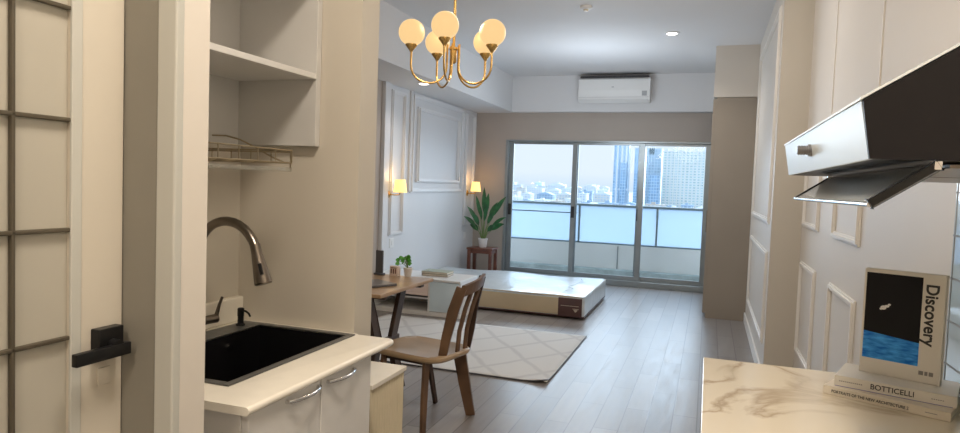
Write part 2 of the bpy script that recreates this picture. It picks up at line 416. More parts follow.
# ------------------------------------------------------------------ sliding window
WY = 10.39
win = bpy.data.objects.new('window_1', None); COL.objects.link(win); win.location = (-1.6, WY, 0); win['kind'] = 'structure'
f = MB()
f.box(-3.18, -3.135, WY-.02, WY+.11, 0, 2.245, .004); f.box(0, .06, WY-.02, WY+.11, 0, 2.245, .004)
f.box(-3.135, 0, WY-.02, WY+.11, 2.215, 2.245, .004); f.box(-3.135, 0, WY-.04, WY+.11, 0, .085, .004)
fr = f.build('window_frame', 'alu', win)
def sash(x0, x1, y, mm='alu'):
    s = MB(); w = .075
    s.box(x0, x0+w, y, y+.035, .085, 2.215, .004); s.box(x1-w, x1, y, y+.035, .085, 2.215, .004)
    s.box(x0+w, x1-w, y, y+.035, 2.18, 2.215, .003); s.box(x0+w, x1-w, y, y+.035, .085, .155, .003)
    o = s.build('window_sash', mm, win)
    MB().box(x0+w-.004, x1-w+.004, y+.013, y+.021, .15, 2.185).build('pane', 'window_glass', o)
    MB().box(x0+.012, x0+w-.012, y-.014, y, 1.02, 1.2, .004).build('latch', 'plastic_dark', o)
    return o
sash(-3.133, -1.985, WY+.055); sash(-2.075, -.955, WY+.012); sash(-1.06, -.002, WY+.055)

# ------------------------------------------------------------------ balcony
struct('trim_7', MB().box(-4.6, 1.2, 10.52, 11.9, -.14, -.02), 'balcony_tile').name = 'floor_balcony'
struct('wall_parapet', MB().box(-4.6, 1.2, 11.68, 11.86, -.02, .52, .006), 'balcony_paint')
struct('trim_8', MB().box(-4.6, 1.2, 11.50, 11.68, -.02, .10, .006), 'kerb_grey')
pp = MB().box(-1.468, -1.452, 11.664, 11.68, .10, .50, .003).build('rain_pipe', 'alu'); tag(pp, 'short grey vertical pipe on the inner face of the balcony parapet', 'pipe')
bal = thing('balcony_railing', 'pale blue frosted glass railing with grey handrail on the balcony parapet', 'railing', (-1.7, 11.72, .52))
MB().box(-4.6, 1.2, 11.68, 11.76, 1.185, 1.225, .01).build('handrail', 'rail_grey', bal)
for x0, x1 in ((-4.6, -3.75), (-3.71, -2.185), (-2.145, -.84), (-.80, 1.2)):
    MB().box(x0+.004, x1-.004, 11.715, 11.727, .545, 1.184).build('glass_panel', 'frosted_blue', bal)
for x in (-3.73, -2.165, -.82):
    MB().box(x-.018, x+.018, 11.70, 11.74, .52, 1.186, .004).build('post', 'rail_grey', bal)
MB().box(-4.6, 1.2, 11.70, 11.742, .52, .546, .003).build('bottom_rail', 'rail_grey', bal)
fr2 = MB().box(-3.12, -2.02, 10.60, 10.63, 1.083, 1.103, .004).build('safety_bar', 'rail_grey')
tag(fr2, 'thin grey horizontal bar outside the leftmost window pane', 'bar')
MB().box(-3.14, -3.118, 10.515, 10.63, 1.078, 1.108).build('bracket', 'rail_grey', fr2)
MB().box(-2.022, -2.0, 10.515, 10.63, 1.078, 1.108).build('bracket', 'rail_grey', fr2)

# ------------------------------------------------------------------ the city
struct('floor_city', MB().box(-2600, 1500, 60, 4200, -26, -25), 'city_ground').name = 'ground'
gnd = bpy.data.objects['ground']
def building(name, x0, x1, y0, d, z1, m, label, cat='building', group=None, roof=None, cap=None):
    t = thing(name, label, cat, ((x0+x1)/2, y0+d/2, -25), 0, group)
    MB().box(x0, x1, y0, y0+d, -25, z1).build('facade', m, t)
    if roof:
        w = x1-x0
        if cap == 'gable':
            b = MB(); a = [(x0-1, y0-1), (x1+1, y0-1), (x1+1, y0+d+1), (x0-1, y0+d+1)]
            xm = (x0+x1)/2
            b.hexa([(a[0][0], a[0][1], z1), (a[1][0], a[1][1], z1), (a[2][0], a[2][1], z1), (a[3][0], a[3][1], z1),
                    (xm-w*.1, y0-1, z1+w*.16), (xm+w*.1, y0-1, z1+w*.16), (xm+w*.1, y0+d+1, z1+w*.16), (xm-w*.1, y0+d+1, z1+w*.16)])
            b.build('roof', roof, t)
        else:
            b = MB().box(x0-.6, x1+.6, y0-.6, y0+d+.6, z1, z1+.9); b.box(x0+w*.3, x0+w*.5, y0+d*.3, y0+d*.6, z1+.9, z1+3.)
            b.build('roof', roof, t)
    return t
c = building('condominium_tower', -53, -4, 800, 30, 45.5, 'condo_facade', 'broad white condominium tower with a grid of windows, right of the glass towers', 'tower', roof='roof_white')  # extents of these towers computed from image pixels at assumed distances
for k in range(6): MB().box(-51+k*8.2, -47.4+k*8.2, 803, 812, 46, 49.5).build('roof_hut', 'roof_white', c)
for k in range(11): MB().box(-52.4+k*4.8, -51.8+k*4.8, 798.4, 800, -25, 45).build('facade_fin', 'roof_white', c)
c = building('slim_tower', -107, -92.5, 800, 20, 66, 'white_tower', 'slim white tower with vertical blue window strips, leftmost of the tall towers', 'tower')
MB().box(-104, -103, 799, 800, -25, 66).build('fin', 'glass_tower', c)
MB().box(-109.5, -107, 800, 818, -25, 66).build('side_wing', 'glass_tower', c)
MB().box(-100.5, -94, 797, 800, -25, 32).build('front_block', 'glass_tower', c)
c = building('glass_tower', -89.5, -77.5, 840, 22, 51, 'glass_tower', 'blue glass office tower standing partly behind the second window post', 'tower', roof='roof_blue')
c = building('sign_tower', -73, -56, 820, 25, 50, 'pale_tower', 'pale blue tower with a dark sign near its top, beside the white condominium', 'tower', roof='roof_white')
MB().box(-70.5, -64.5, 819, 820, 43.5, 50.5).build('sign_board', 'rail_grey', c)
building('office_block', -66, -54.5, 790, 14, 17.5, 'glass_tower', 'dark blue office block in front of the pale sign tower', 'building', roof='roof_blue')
LOW = []   # x0, width, y, depth, top, facade, roof, cap
rows = ((620, -255, -5, -19.5, -16.0), (700, -300, -5, -16.5, -12.5), (880, -380, -110, -11.5, -7.), (1100, -470, -150, -7.5, -2.5), (1500, -620, -220, -1.5, 2.5))
rnd = random.Random(11)
for y, xa, xb_, za, zb_ in rows:
    x = xa
    while x < xb_:
        w = rnd.uniform(9, 24)*(y/800); k = rnd.random()
        m, rf, cap = ('low_white', 'roof_white', 'gable') if k < .32 else ('low_white', 'roof_white', None) if k < .58 else ('low_cream', 'roof_tan', None) if k < .68 else ('low_cream', 'roof_white', 'gable') if k < .80 else ('low_blue', 'roof_blue', None) if k < .92 else ('low_blue', 'roof_blue', 'gable')
        LOW.append((x, w, y, 20, rnd.uniform(za, zb_), m, rf, cap)); x += w + rnd.uniform(2, 9)*(y/800)
for x0_, y, z in ((-400, 1560, 8), (-345, 1560, 5), (-470, 1560, 6), (-265, 1560, 5)): LOW.append((x0_, 16, y, 30, z, 'pale_tower', 'roof_white', None))
kinds = {('low_white', None): 'hazy low white block with a flat roof in the far city', ('low_white', 'gable'): 'hazy low white warehouse with a pitched roof in the far city',
 ('low_cream', None): 'hazy low cream block with a flat roof in the far city', ('low_cream', 'gable'): 'hazy low cream building with a pitched roof in the far city',
 ('low_blue', None): 'hazy blue-grey block with a flat roof in the far city', ('low_blue', 'gable'): 'hazy blue-grey warehouse with a pitched roof in the far city',
 ('pale_tower', None): 'hazy pale mid-rise standing up on the far skyline'}
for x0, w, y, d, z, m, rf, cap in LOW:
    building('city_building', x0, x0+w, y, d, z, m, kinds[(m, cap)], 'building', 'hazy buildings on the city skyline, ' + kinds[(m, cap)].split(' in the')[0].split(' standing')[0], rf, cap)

# ------------------------------------------------------------------ bathroom door (x = -1.1)
d = bpy.data.objects.new('door_1', None); COL.objects.link(d); d.location = (-1.12, .03, 0); d['kind'] = 'structure'
b = MB()
b.box(-1.14, -1.10, .894, 1.008, .02, 2.18, .003)   # lock stile
b.box(-1.14, -1.10, .035, .13, .02, 2.18, .003)
b.box(-1.14, -1.10, .13, .90, 2.06, 2.18, .003); b.box(-1.14, -1.10, .13, .90, .02, .35, .003)
leaf = b.build('door_leaf', 'door_paint', d)
b = MB()
b.box(-1.104, -1.0975, .893, .915, .34, 2.07, .002); b.box(-1.112, -1.0975, .128, .15, .34, 2.07, .004)
b.box(-1.112, -1.0975, .15, .893, 2.045, 2.07, .004); b.box(-1.112, -1.0975, .15, .893, .34, .365, .004)
b.build('glazing_bead', 'door_frame_paint', d)
MB().box(-1.118, -1.110, .145, .894, .36, 2.05).build('frosted_pane', 'frosted_door_glass', d)
b = MB()
for z in (.607, .807, 1.007, 1.207, 1.407, 1.607, 1.807, 2.007): b.box(-1.109, -1.1, .15, .894, z-.004, z+.004, .002)
for y in (.784, .62, .456, .29): b.box(-1.110, -1.1, y+.0015, y+.0085, .365, 2.045, .002)
b.build('glazing_bars', 'muntin', d)
h = MB().box(-1.10, -1.078, .936, .992, 1.155, 1.215, .002).build('door_handle', 'black_metal', d)
b = MB(); b.tube([(-1.080, .965, 1.182), (-1.060, .965, 1.182)], .011, 12)
b.box(-1.072, -1.058, .873, .992, 1.160, 1.184, .002); b.build('lever', 'black_metal', h)
MB().box(-1.1, -1.096, .95, .978, 1.10, 1.135, .001).build('keyhole_plate', 'door_paint', h)

# ------------------------------------------------------------------ kitchen left side
KX = -1.013  # sink area, walls included, is scaled about the camera and baked into its numbers
def counter_top():
    b = MB(); x0, x1, y0, y1, z0, z1 = -1.694, KX, 1.292, 2.083, .940, .962
    sx0, sx1, sy0, sy1 = -1.632, -1.168, 1.405, 2.052
    b.box(x0, sx0, y0, y1, z0, z1); b.box(sx0, sx1, y0, sy0, z0, z1); b.box(sx0, sx1, sy1, y1, z0, z1)
    # front strip: rounded nose and a rounded far corner
    r = .030; line = [(x1, y0), (x1, y1-r)]
    for k in range(1, 9):
        a = k/8*math.pi/2; line.append((x1-r+r*math.cos(a), y1-r+r*math.sin(a)))
    prof = [(-.011, z0)] + [(-.011+.011*math.sin(math.pi*k/8), (z0+z1)/2-.011*math.cos(math.pi*k/8)) for k in range(1, 8)] + [(-.011, z1)]
    cols = []
    for i, (x, y) in enumerate(line):
        nx, ny = (1, 0) if i < 2 else ((x-(x1-r))/r, (y-(y1-r))/r)
        cols.append([b.bm.verts.new((x+nx*o, y+ny*o, z)) for o, z in prof])
    for p, q in zip(cols, cols[1:]):
        for k in range(len(prof)-1): b.bm.faces.new((p[k], q[k], q[k+1], p[k+1]))
    for idx in (0, -1):
        zz = z0 if idx == 0 else z1
        ring = [c[idx] for c in cols]; e1 = b.bm.verts.new((sx1, y1-.011, zz)); e0 = b.bm.verts.new((sx1, y0, zz))
        f = b.bm.faces.new(ring+[e1, e0])
    b.bm.faces.new([v for v in cols[0]]+[b.bm.verts.new((sx1, y0, z1)), b.bm.verts.new((sx1, y0, z0))])
    b.smooth = True
    o = b.build('kitchen_worktop', 'worktop_cream'); tag(o, 'cream worktop with a rounded front edge holding the black sink', 'worktop')
    MB().box(-1.694, -1.665, y0, y1, z1, 1.055, .006).build('upstand', 'worktop_cream', o)
counter_top()
bc = thing('base_cabinet', 'white base cabinet with two doors below the sink worktop', 'cabinet', (-1.35, 1.65, 0))
MB().box(-1.66, -1.052, 1.31, 1.330, .10, .9395, .001).build('side_panel', 'cabinet_white', bc)
MB().box(-1.179, -1.052, 1.920, 1.935, .10, .9395, .001).box(-1.179, -1.169, 1.935, 2.0845, .10, .9395, .001).build('side_panel', 'cabinet_white', bc)
MB().box(-1.66, -1.052, 1.33, 1.92, .10, .12, .001).build('bottom_panel', 'cabinet_white', bc)
MB().box(-1.62, -1.10, 1.33, 1.92, 0, .10).build('plinth', 'charcoal', bc)
def arc_handle(y0, y1, z, x, par):
    pts = [(x, y0, z)]
    for k in range(9):
        t = k/8; pts.append((x+.028*math.sin(math.pi*(.12+.76*t)), y0+(y1-y0)*t, z))
    pts.append((x, y1, z)); MB().tube(pts, .0058, 10).build('handle', 'chrome', par)
for y0, y1, h0, h1 in ((1.315, 1.632, 1.468, 1.615), (1.638, 1.935, 1.667, 1.811)):
    dd = MB().box(-1.052, -1.032, y0, y1, .105, .936, .003).build('cabinet_door', 'cabinet_white', bc)
    arc_handle(h0, h1, .921, -1.033, dd)
sk = thing('kitchen_sink', 'black single-bowl inset sink in the cream worktop', 'sink', (-1.4, 1.73, .96))
b = MB()
b.box(-1.637, -1.55, 1.400, 2.057, .9622, .967, .002); b.box(-1.185, -1.163, 1.400, 2.057, .9622, .967, .002)
b.box(-1.55, -1.185, 1.400, 1.424, .9622, .967, .002); b.box(-1.55, -1.185, 2.030, 2.057, .9622, .967, .002)
b.build('rim', 'sink_rim', sk)
b = MB()
b.box(-1.553, -1.548, 1.42, 2.034, .76, .960); b.box(-1.188, -1.183, 1.42, 2.034, .76, .960)
b.box(-1.548, -1.188, 1.42, 1.425, .76, .960); b.box(-1.548, -1.188, 2.029, 2.034, .76, .960); b.box(-1.553, -1.183, 1.42, 2.034, .755, .76)
b.build('basin', 'sink_black', sk)
MB().lathe([(.045, .7605), (.045, .763), (.03, .764), (.01, .762)], (-1.37, 1.72, 0)).build('drain', 'steel_dark', sk)
MB().lathe([(.009, 0), (.009, .004), (.005, .005)], (-1.547, 1.86, .92), 16, Matrix.Rotation(R(90), 3, 'Y')).build('overflow', 'chrome', sk)
# tap
tp = thing('kitchen_tap', 'brushed bronze-grey pull-down kitchen tap arching over the sink', 'tap', (-1.625, 1.795, .967))
MB().lathe([(.026, .967), (.026, .975), (.021, .985), (.0205, 1.06), (.015, 1.075)], (-1.625, 1.795, 0)).build('body', 'steel_dark', tp)
pts = [(-1.625, 1.795, 1.06), (-1.625, 1.795, 1.2), (-1.625, 1.795, 1.245)]
dx, dy = .285, -.057
for k in range(1, 15):
    a = math.pi*(1-k/14*.88); u = .5+.5*math.cos(a)
    pts.append((-1.625+dx*u*1.0, 1.795+dy*u, 1.245+.120*math.sin(a)))
MB().tube(pts, .0155, 14).build('spout', 'steel_dark', tp)
e = Vector(pts[-1]); dr = (Vector(pts[-1])-Vector(pts[-3])).normalized()
dr = Vector((.34, -.06, -1)).normalized()
hd = MB().tube([e-dr*.01, e+dr*.02, e+dr*.05, e+dr*.115, e+dr*.12], [.0165, .0175, .021, .0285, .025], 18).build('spray_head', 'steel_dark', tp)
MB().tube([e+dr*.05+Vector((.014, -.016, 0)), e+dr*.085+Vector((.017, -.0185, 0))], .006, 8).build('button', 'black_metal', hd)
b = MB(); b.tube([(-1.625, 1.795, 1.012), (-1.612, 1.872, 1.012)], [.014, .016], 14)
b.tube([(-1.612, 1.868, 1.012), (-1.604, 1.876, 1.06), (-1.596, 1.882, 1.088)], [.008, .0055, .005], 10); b.build('lever', 'steel_dark', tp)
# soap dispenser
sd = thing('soap_dispenser', 'small black soap dispenser on the back rim of the sink', 'soap dispenser', (-1.60, 1.985, .967))
MB().lathe([(.017, .967), (.017, .972), (.011, .975), (.011, 1.0), (.012, 1.002), (.012, 1.028), (.009, 1.031)], (-1.60, 1.985, 0)).build('pump_body', 'black_metal', sd)
MB().tube([(-1.60, 1.985, 1.022), (-1.572, 1.978, 1.022), (-1.556, 1.974, 1.016), (-1.548, 1.972, 1.006)], .0038, 8).build('nozzle', 'black_metal', sd)
# upper cabinet (open shelves)
uc = thing('upper_cabinet', 'white open wall cabinet with one shelf above the sink', 'cabinet', (-1.53, 1.70, 1.63))
MB().box(-1.694, -1.347, 2.055, 2.083, 1.630, 2.75, .002).build('side_panel', 'cabinet_inner', uc)
MB().box(-1.694, -1.347, 1.20, 1.222, 1.630, 2.75, .002).build('side_panel', 'cabinet_inner', uc)
MB().box(-1.694, -1.684, 1.222, 2.055, 1.630, 2.75).build('back_panel', 'cabinet_inner', uc)
MB().box(-1.684, -1.347, 1.222, 2.055, 1.868, 1.888, .002).build('shelf', 'cabinet_white', uc)
MB().box(-1.684, -1.347, 1.222, 2.055, 2.20, 2.218, .002).build('shelf', 'cabinet_white', uc)
MB().box(-1.684, -1.347, 1.222, 2.055, 2.735, 2.75).build('top_panel', 'cabinet_white', uc)
# dish rack
rk = thing('dish_rack', 'wire dish rack hanging on the wall below the open cabinet', 'dish rack', (-1.5, 1.6, 1.53))
b = MB()
x0, x1, y0, y1 = -1.667, -1.335, 1.28, 1.90; r = .0027
for z in (1.564, 1.606):
    b.tube([(x0, y0, z), (x1, y0, z), (x1, y1, z), (x0, y1, z), (x0, y0, z)], r, 6)
for k in range(8):
    y = y0+(y1-y0)*k/7
    b.tube([(x1, y, 1.606), (x1, y, 1.564), (x0, y, 1.564), (x0, y, 1.606)], r*.8, 6)
for k in range(5):
    x = x0+(x1-x0)*k/4
    b.tube([(x, y1, 1.606), (x, y1, 1.564), (x, y0, 1.564)], r*.8, 6)
b.build('basket', 'wire_gold', rk)
for y in (1.90, 1.45):
    MB().tube([(x0, y, 1.654), (x0+.06, y, 1.653), (x0+.12, y, 1.640), (x0+.19, y, 1.612), (x0+.25, y, 1.583), (x0+.30, y, 1.566)], r*1.1, 6).build('side_arm', 'wire_gold', rk)
b = MB()
for k in range(6):
    y = 1.32+.06*k
    b.tube([(x0+.03, y, 1.566), (x0+.07, y-.02, 1.645), (x0+.085, y-.02, 1.64), (x0+.12, y, 1.566)], r*.9, 6)
b.build('plate_dividers', 'chrome', rk)
b = MB(); b.box(x0, x1, y0, y1, 1.534, 1.537); 
for q in ((x0, x0+.003, y0, y1), (x1-.003, x1, y0, y1), (x0, x1, y0, y0+.003), (x0, x1, y1-.003, y1)): b.box(*q, 1.537, 1.548)
b.build('drip_tray', 'clear_tray', rk)
for y in (1.283, 1.897):
    b = MB(); b.tube([(x1-.003, y, 1.548), (x1-.003, y, 1.60), (-1.6945, y, 1.60)], r, 6); b.build('hook', 'wire_gold', rk)
# fluted low cabinet past the kitchen end wall
fc = thing('fluted_cabinet', 'low cream cabinet with a fluted side beyond the kitchen end wall', 'cabinet', (-1.5, 2.42, 0))
b = MB(); poly = [(-1.85, 2.26)]
n = 96
for k in range(n+1):
    y = 2.262+.296*k/n; poly.append((-1.205+.0045*math.sin(k/n*2*math.pi*13), y))
poly.append((-1.85, 2.558)); b.prism(poly, .03, .70); b.build('fluted_body', 'fluted_cream', fc)
MB().box(-1.86, -1.195, 2.256, 2.565, .70, .72, .003).build('top', 'worktop_cream', fc)
MB().box(-1.83, -1.23, 2.275, 2.545, 0, .03).build('plinth', 'charcoal', fc)
# light switch on the end of the kitchen wall
def switch(name, x, y, z, nx, label, rockers=1, w=.075, hh=.11):
    t = thing(name, label, 'switch', (x, y, z))
    xa, xb = sorted((x, x+nx*.008)); MB().box(xa, xb, y-w/2, y+w/2, z-hh/2, z+hh/2, .003).build('plate', 'plastic_white', t)
    for k in range(rockers):
        yy = y+(k-(rockers-1)/2)*.03; xa, xb = sorted((x+nx*.008, x+nx*.012)); MB().box(xa, xb, yy-.012, yy+.012, z-.025, z+.025, .002).build('rocker', 'plastic_white', t)
switch('light_switch', -3.699, 6.80, 1.44, 1, 'small white light switch on the taupe wall just before the headboard panelling', w=.10, hh=.12)
switch('wall_socket', -3.70, 7.37, .735, 1, 'white wall socket below the near headboard panel, above the desk plant', w=.12, hh=.12)
switch('wall_socket', -3.70, 9.97, .66, 1, 'white wall socket below the far headboard panel, beside the tall plant', w=.10, hh=.12)

# ------------------------------------------------------------------ right counter, books, hood
mc = thing('marble_counter', 'long counter topped with veined cream marble at right front', 'counter', (.35, 1.6, 0))
MB().box(.010, .679, -.30, 2.335, .925, .96, .002).build('marble_top', 'marble', mc)
MB().box(.035, .679, -.28, 2.315, .08, .925, .002).build('cabinet_body', 'cabinet_white', mc)
MB().box(.08, .66, -.26, 2.29, 0, .08).build('plinth', 'charcoal', mc)

def book(name, label, c0, ang, length, depth, thick, z, cover, spine_txt, size, extra=None):
    """book lying flat, spine facing the camera side; c0 is the left end of the spine"""
    t = thing(name, label, 'book', (c0[0], c0[1], z), R(ang))
    def local(mb, nm, m):
        o = mb.build(nm, m); o.parent = t; return o
    cb = .0022
    b = MB(); b.box(0, length, 0, depth, 0, cb, .0008, 1); b.box(0, length, 0, depth, thick-cb, thick, .0008, 1); b.box(0, length, 0, .003, cb, thick-cb)
    local(b, 'cover', cover)
    local(MB().box(.003, length-.003, .004, depth-.003, cb, thick-cb), 'pages', 'paper')
    return t
ang = -26.0
p1 = book('book', 'cream coffee-table book about new architecture, lowest of the stack on the marble', (.334, 2.072), ang, .300, .185, .024, .9605, 'book_cream', '', 0)
text('spine_lettering', 'PORTRAITS OF THE NEW ARCHITECTURE 2', .0112, 'print_black', p1, (.022, -.0008, .0075), (R(90), 0, 0), align='LEFT', sx=.85, bold=.00012)
MB_ = MB().box(.245, .272, -.0004, .0001, .011, .0125); o = MB_.build('publisher_mark', 'print_grey'); o.parent = p1
p2 = book('book', 'white coffee-table book with BOTTICELLI on its spine, upper one of the flat pair', (.362, 2.078), -19., .283, .175, .030, .985, 'book_white', '', 0)
text('spine_lettering', 'BOTTICELLI', .0205, 'print_black', p2, (.088, -.0008, .0085), (R(90), 0, 0), align='LEFT', sx=.95, bold=.0002)
b = MB()
for k in range(12): b.box(.012+k*.0049, .0150+k*.0049, -.0004, .0001, .0135, .0165)
o = b.build('author_line', 'print_grey'); o.parent = p2
b = MB()
for k in range(6): b.box(.228+k*.0048, .2312+k*.0048, -.0004, .0001, .0125, .0145)
o = b.build('publisher_mark', 'print_grey'); o.parent = p2
o = MB().box(.002, .275, -.0006, .010, -.0004, .0012).build('cover_edge', 'book_blue'); o.parent = p2
# standing book
sb = thing('book', 'large white book titled Discovery standing upright on the book stack', 'book', (.437, 2.158, 1.0155), R(-25.))
def loc(mb, nm, m, par=sb):
    o = mb.build(nm, m); o.parent = par; return o
W, Hh, T = .196, .300, .034
b = MB(); b.box(0, W, 0, .003, 0, Hh, .001, 1); b.box(0, W, T-.003, T, 0, Hh, .001, 1); b.box(0, .003, .003, T-.003, 0, Hh)
cov = loc(b, 'cover', 'book_white')
loc(MB().box(.004, W-.003, .0031, T-.0031, .003, Hh-.003), 'pages', 'paper')
def cover_art():
    m, nt, bb = nodes('cover_art'); L = nt.links.new
    tc = nt.nodes.new('ShaderNodeTexCoord'); s = nt.nodes.new('ShaderNodeSeparateXYZ'); L(tc.outputs['Object'], s.inputs[0])
    n = nt.nodes.new('ShaderNodeTexNoise'); n.inputs['Scale'].default_value = 30; n.inputs['Detail'].default_value = 6
    mp = nt.nodes.new('ShaderNodeMapping'); mp.inputs['Scale'].default_value = (1, 1, 4); L(tc.outputs['Object'], mp.inputs[0]); L(mp.outputs[0], n.inputs['Vector'])
    rb = nt.nodes.new('ShaderNodeValToRGB'); rb.color_ramp.elements[0].position = .35; rb.color_ramp.elements[0].color = (.01, .15, .62, 1)
    rb.color_ramp.elements[1].position = .68; rb.color_ramp.elements[1].color = (.09, .45, 1., 1); L(n.outputs['Fac'], rb.inputs['Fac'])
    # horizon line tilts down to the right
    sl = nt.nodes.new('ShaderNodeMath'); sl.operation = 'MULTIPLY_ADD'; sl.inputs[1].default_value = .10; L(s.outputs['X'], sl.inputs[0]); L(s.outputs['Z'], sl.inputs[2])
    gt = nt.nodes.new('ShaderNodeMath'); gt.operation = 'LESS_THAN'; gt.inputs[1].default_value = .122; L(sl.outputs[0], gt.inputs[0])
    mx = nt.nodes.new('ShaderNodeMixRGB'); mx.inputs['Color1'].default_value = (.012, .012, .014, 1); L(gt.outputs[0], mx.inputs['Fac']); L(rb.outputs['Color'], mx.inputs['Color2'])
    L(mx.outputs['Color'], bb.inputs['Base Color']); bb.inputs['Roughness'].default_value = .6; bb.inputs['Specular IOR Level'].default_value = .15
cover_art()
art = loc(MB().box(.006, .143, -.0006, .0002, .044, .290), 'cover_picture', 'cover_art')
b = MB(); b.sphere((.052, -.0006, .193), .0055, 2, (1.4, .12, 1.1)); b.sphere((.060, -.0006, .198), .0045, 2, (1.5, .12, .8)); b.sphere((.066, -.0006, .203), .003, 2, (1.3, .12, 1)); b.sphere((.046, -.0006, .189), .0032, 2, (1.2, .12, 1))
loc(b, 'floating_astronaut', 'astronaut_white')
text('title_lettering', 'Discovery', .042, 'print_black', sb, (.152, -.0007, .274), (R(90), R(90), 0), sx=.99, bold=.0010)
b = MB(); b.box(.146, .157, -.0006, .0001, .022, .033); b.box(.160, .167, -.0006, .0001, .022, .033); b.box(.170, .180, -.0006, .0001, .022, .033); loc(b, 'publisher_mark', 'print_grey')

# hood
hd = thing('range_hood', 'slanted wall range hood with white front fascia and black glossy side', 'range hood', (.45, 1.47, 1.57))
def yz(x): return 0
ya, yb = 1.004, 1.947
zt0, zb0 = 1.649, 1.571; ztw = 1.965; xb = .689
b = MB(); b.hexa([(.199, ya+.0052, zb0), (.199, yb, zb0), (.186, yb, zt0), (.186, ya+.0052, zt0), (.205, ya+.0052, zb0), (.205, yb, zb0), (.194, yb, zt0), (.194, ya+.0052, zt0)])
fas = b.build('front_fascia', 'hood_reflection_white', hd)
b = MB(); b.hexa([(.205, ya+.006, zb0), (xb, ya+.006, zb0-.003), (xb, ya+.006, ztw), (.194, ya+.006, zt0), (.205, yb-.006, zb0), (xb, yb-.006, zb0-.003), (xb, yb-.006, ztw), (.194, yb-.006, zt0)])
b.build('body', 'hood_black', hd)
for yy0, yy1 in ((ya-.002, ya+.005), (yb-.006, yb)):
    xo = 0 if yy0 < 1.2 else .0075; b = MB(); b.hexa([(.199+xo, yy0, zb0), (xb, yy0, zb0-.003), (xb, yy0, ztw), (.187+xo, yy0, zt0), (.199+xo, yy1, zb0), (xb, yy1, zb0-.003), (xb, yy1, ztw), (.187+xo, yy1, zt0)])
    b.build('side_panel', 'hood_black', hd)
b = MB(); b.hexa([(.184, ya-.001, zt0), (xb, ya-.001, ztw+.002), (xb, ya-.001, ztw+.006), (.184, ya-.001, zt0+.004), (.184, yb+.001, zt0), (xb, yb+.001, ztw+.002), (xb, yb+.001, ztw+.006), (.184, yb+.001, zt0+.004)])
b.build('top_sheet', 'hood_reflection_white', hd)
b = MB(); b.box(.30, .66, ya+.03, 1.45, 1.562, 1.567); b.box(.30, .66, 1.48, yb-.03, 1.562, 1.567); b.build('grease_filter', 'steel_dark', hd)
b = MB(); b.tube([(.194, 1.50, 1.611), (.186, 1.50, 1.611)], .0125, 18)
for k in range(4): b.tube([(.186-k*.005, 1.50, 1.611), (.183-k*.005, 1.50, 1.611)], .0098, 18); b.tube([(.183-k*.005, 1.50, 1.611), (.181-k*.005, 1.50, 1.611)], .0086, 18)
b.build('control_knob', 'knob_grey', hd)
# visor
b = MB(); b.hexa([(.202, 1.0, 1.512), (.202, 1.79, 1.512), (.204, 1.79, 1.508), (.204, 1.0, 1.508), (.275, 1.0, 1.565), (.275, 1.79, 1.565), (.277, 1.79, 1.561), (.277, 1.0, 1.561)])
vs = b.build('glass_visor', 'visor_glass', hd)
MB().tube([(.201, .994, 1.510), (.201, 1.795, 1.510)], .0035, 10).build('front_rail', 'chrome', vs)
MB().bar((.201, .994, 1.511), (.276, .994, 1.564), .009, .013, (0, 0, 1), .002).build('end_bar', 'black_metal', vs)
MB().bar((.201, 1.794, 1.511), (.276, 1.794, 1.564), .005, .006, (0, 0, 1), .001).build('end_bar', 'black_metal', vs)
for y0 in (.988, 1.79): MB().box(.270, .279, y0, y0+.010, 1.558, 1.569, .001).build('hinge', 'chrome', vs)

# ------------------------------------------------------------------ wardrobe
wd = thing('wardrobe', 'tall plain taupe wardrobe standing right of the window', 'wardrobe', (.24, 9.1, 0))
MB().box(.03, .474, 8.33, 9.96, 0, 2.63, .002).build('carcass', 'wardrobe', wd)
for k in range(3):
    y0 = 8.335+k*.542
    dd = MB().box(-.008, .030, y0, y0+.538, .06, 2.61, .002).build('wardrobe_door', 'wardrobe', wd)
    MB().box(-.02, -.008, y0+.48, y0+.49, 1.0, 1.25, .002).build('handle', 'steel_dark', dd)

# ------------------------------------------------------------------ air conditioner
ac = thing('air_conditioner', 'white wall-mounted split air conditioner on the beam above the window', 'air conditioner', (-1.43, 10.08, 2.79))
b = MB(); X0, X1 = -1.945, -.893
prof = [(10.201, 2.805), (10.03, 2.795), (9.985, 2.83), (9.975, 2.97), (9.98, 3.13), (10.01, 3.155), (10.201, 3.155)]
a = [b.bm.verts.new((X0, y, z)) for y, z in prof]; c2 = [b.bm.verts.new((X1, y, z)) for y, z in prof]
b.bm.faces.new(a); b.bm.faces.new(c2[::-1])
for k in range(len(prof)): b.bm.faces.new((a[k], a[(k+1) % 7], c2[(k+1) % 7], c2[k]))
b.build('casing', 'plastic_white', ac)
MB().box(X0+.02, X1-.02, 9.99, 10.18, 3.156, 3.185).build('air_intake', 'plastic_dark', ac)
MB().bar((X0+.03, 10.005, 2.817), (X1-.03, 10.005, 2.817), .012, .075, (0, .65, -.5), .003).build('louvre', 'plastic_white', ac)
MB().box(-1.45, -1.415, 9.9735, 9.976, 3.01, 3.022).build('maker_badge', 'plastic_grey', ac)
MB().box(-1.005, -.935, 9.972, 9.977, 2.885, 2.955).build('energy_label', 'plastic_grey', ac)
MB().box(X0+.004, X1-.004, 9.9735, 9.985, 2.865, 2.868).build('panel_seam', 'plastic_grey', ac)

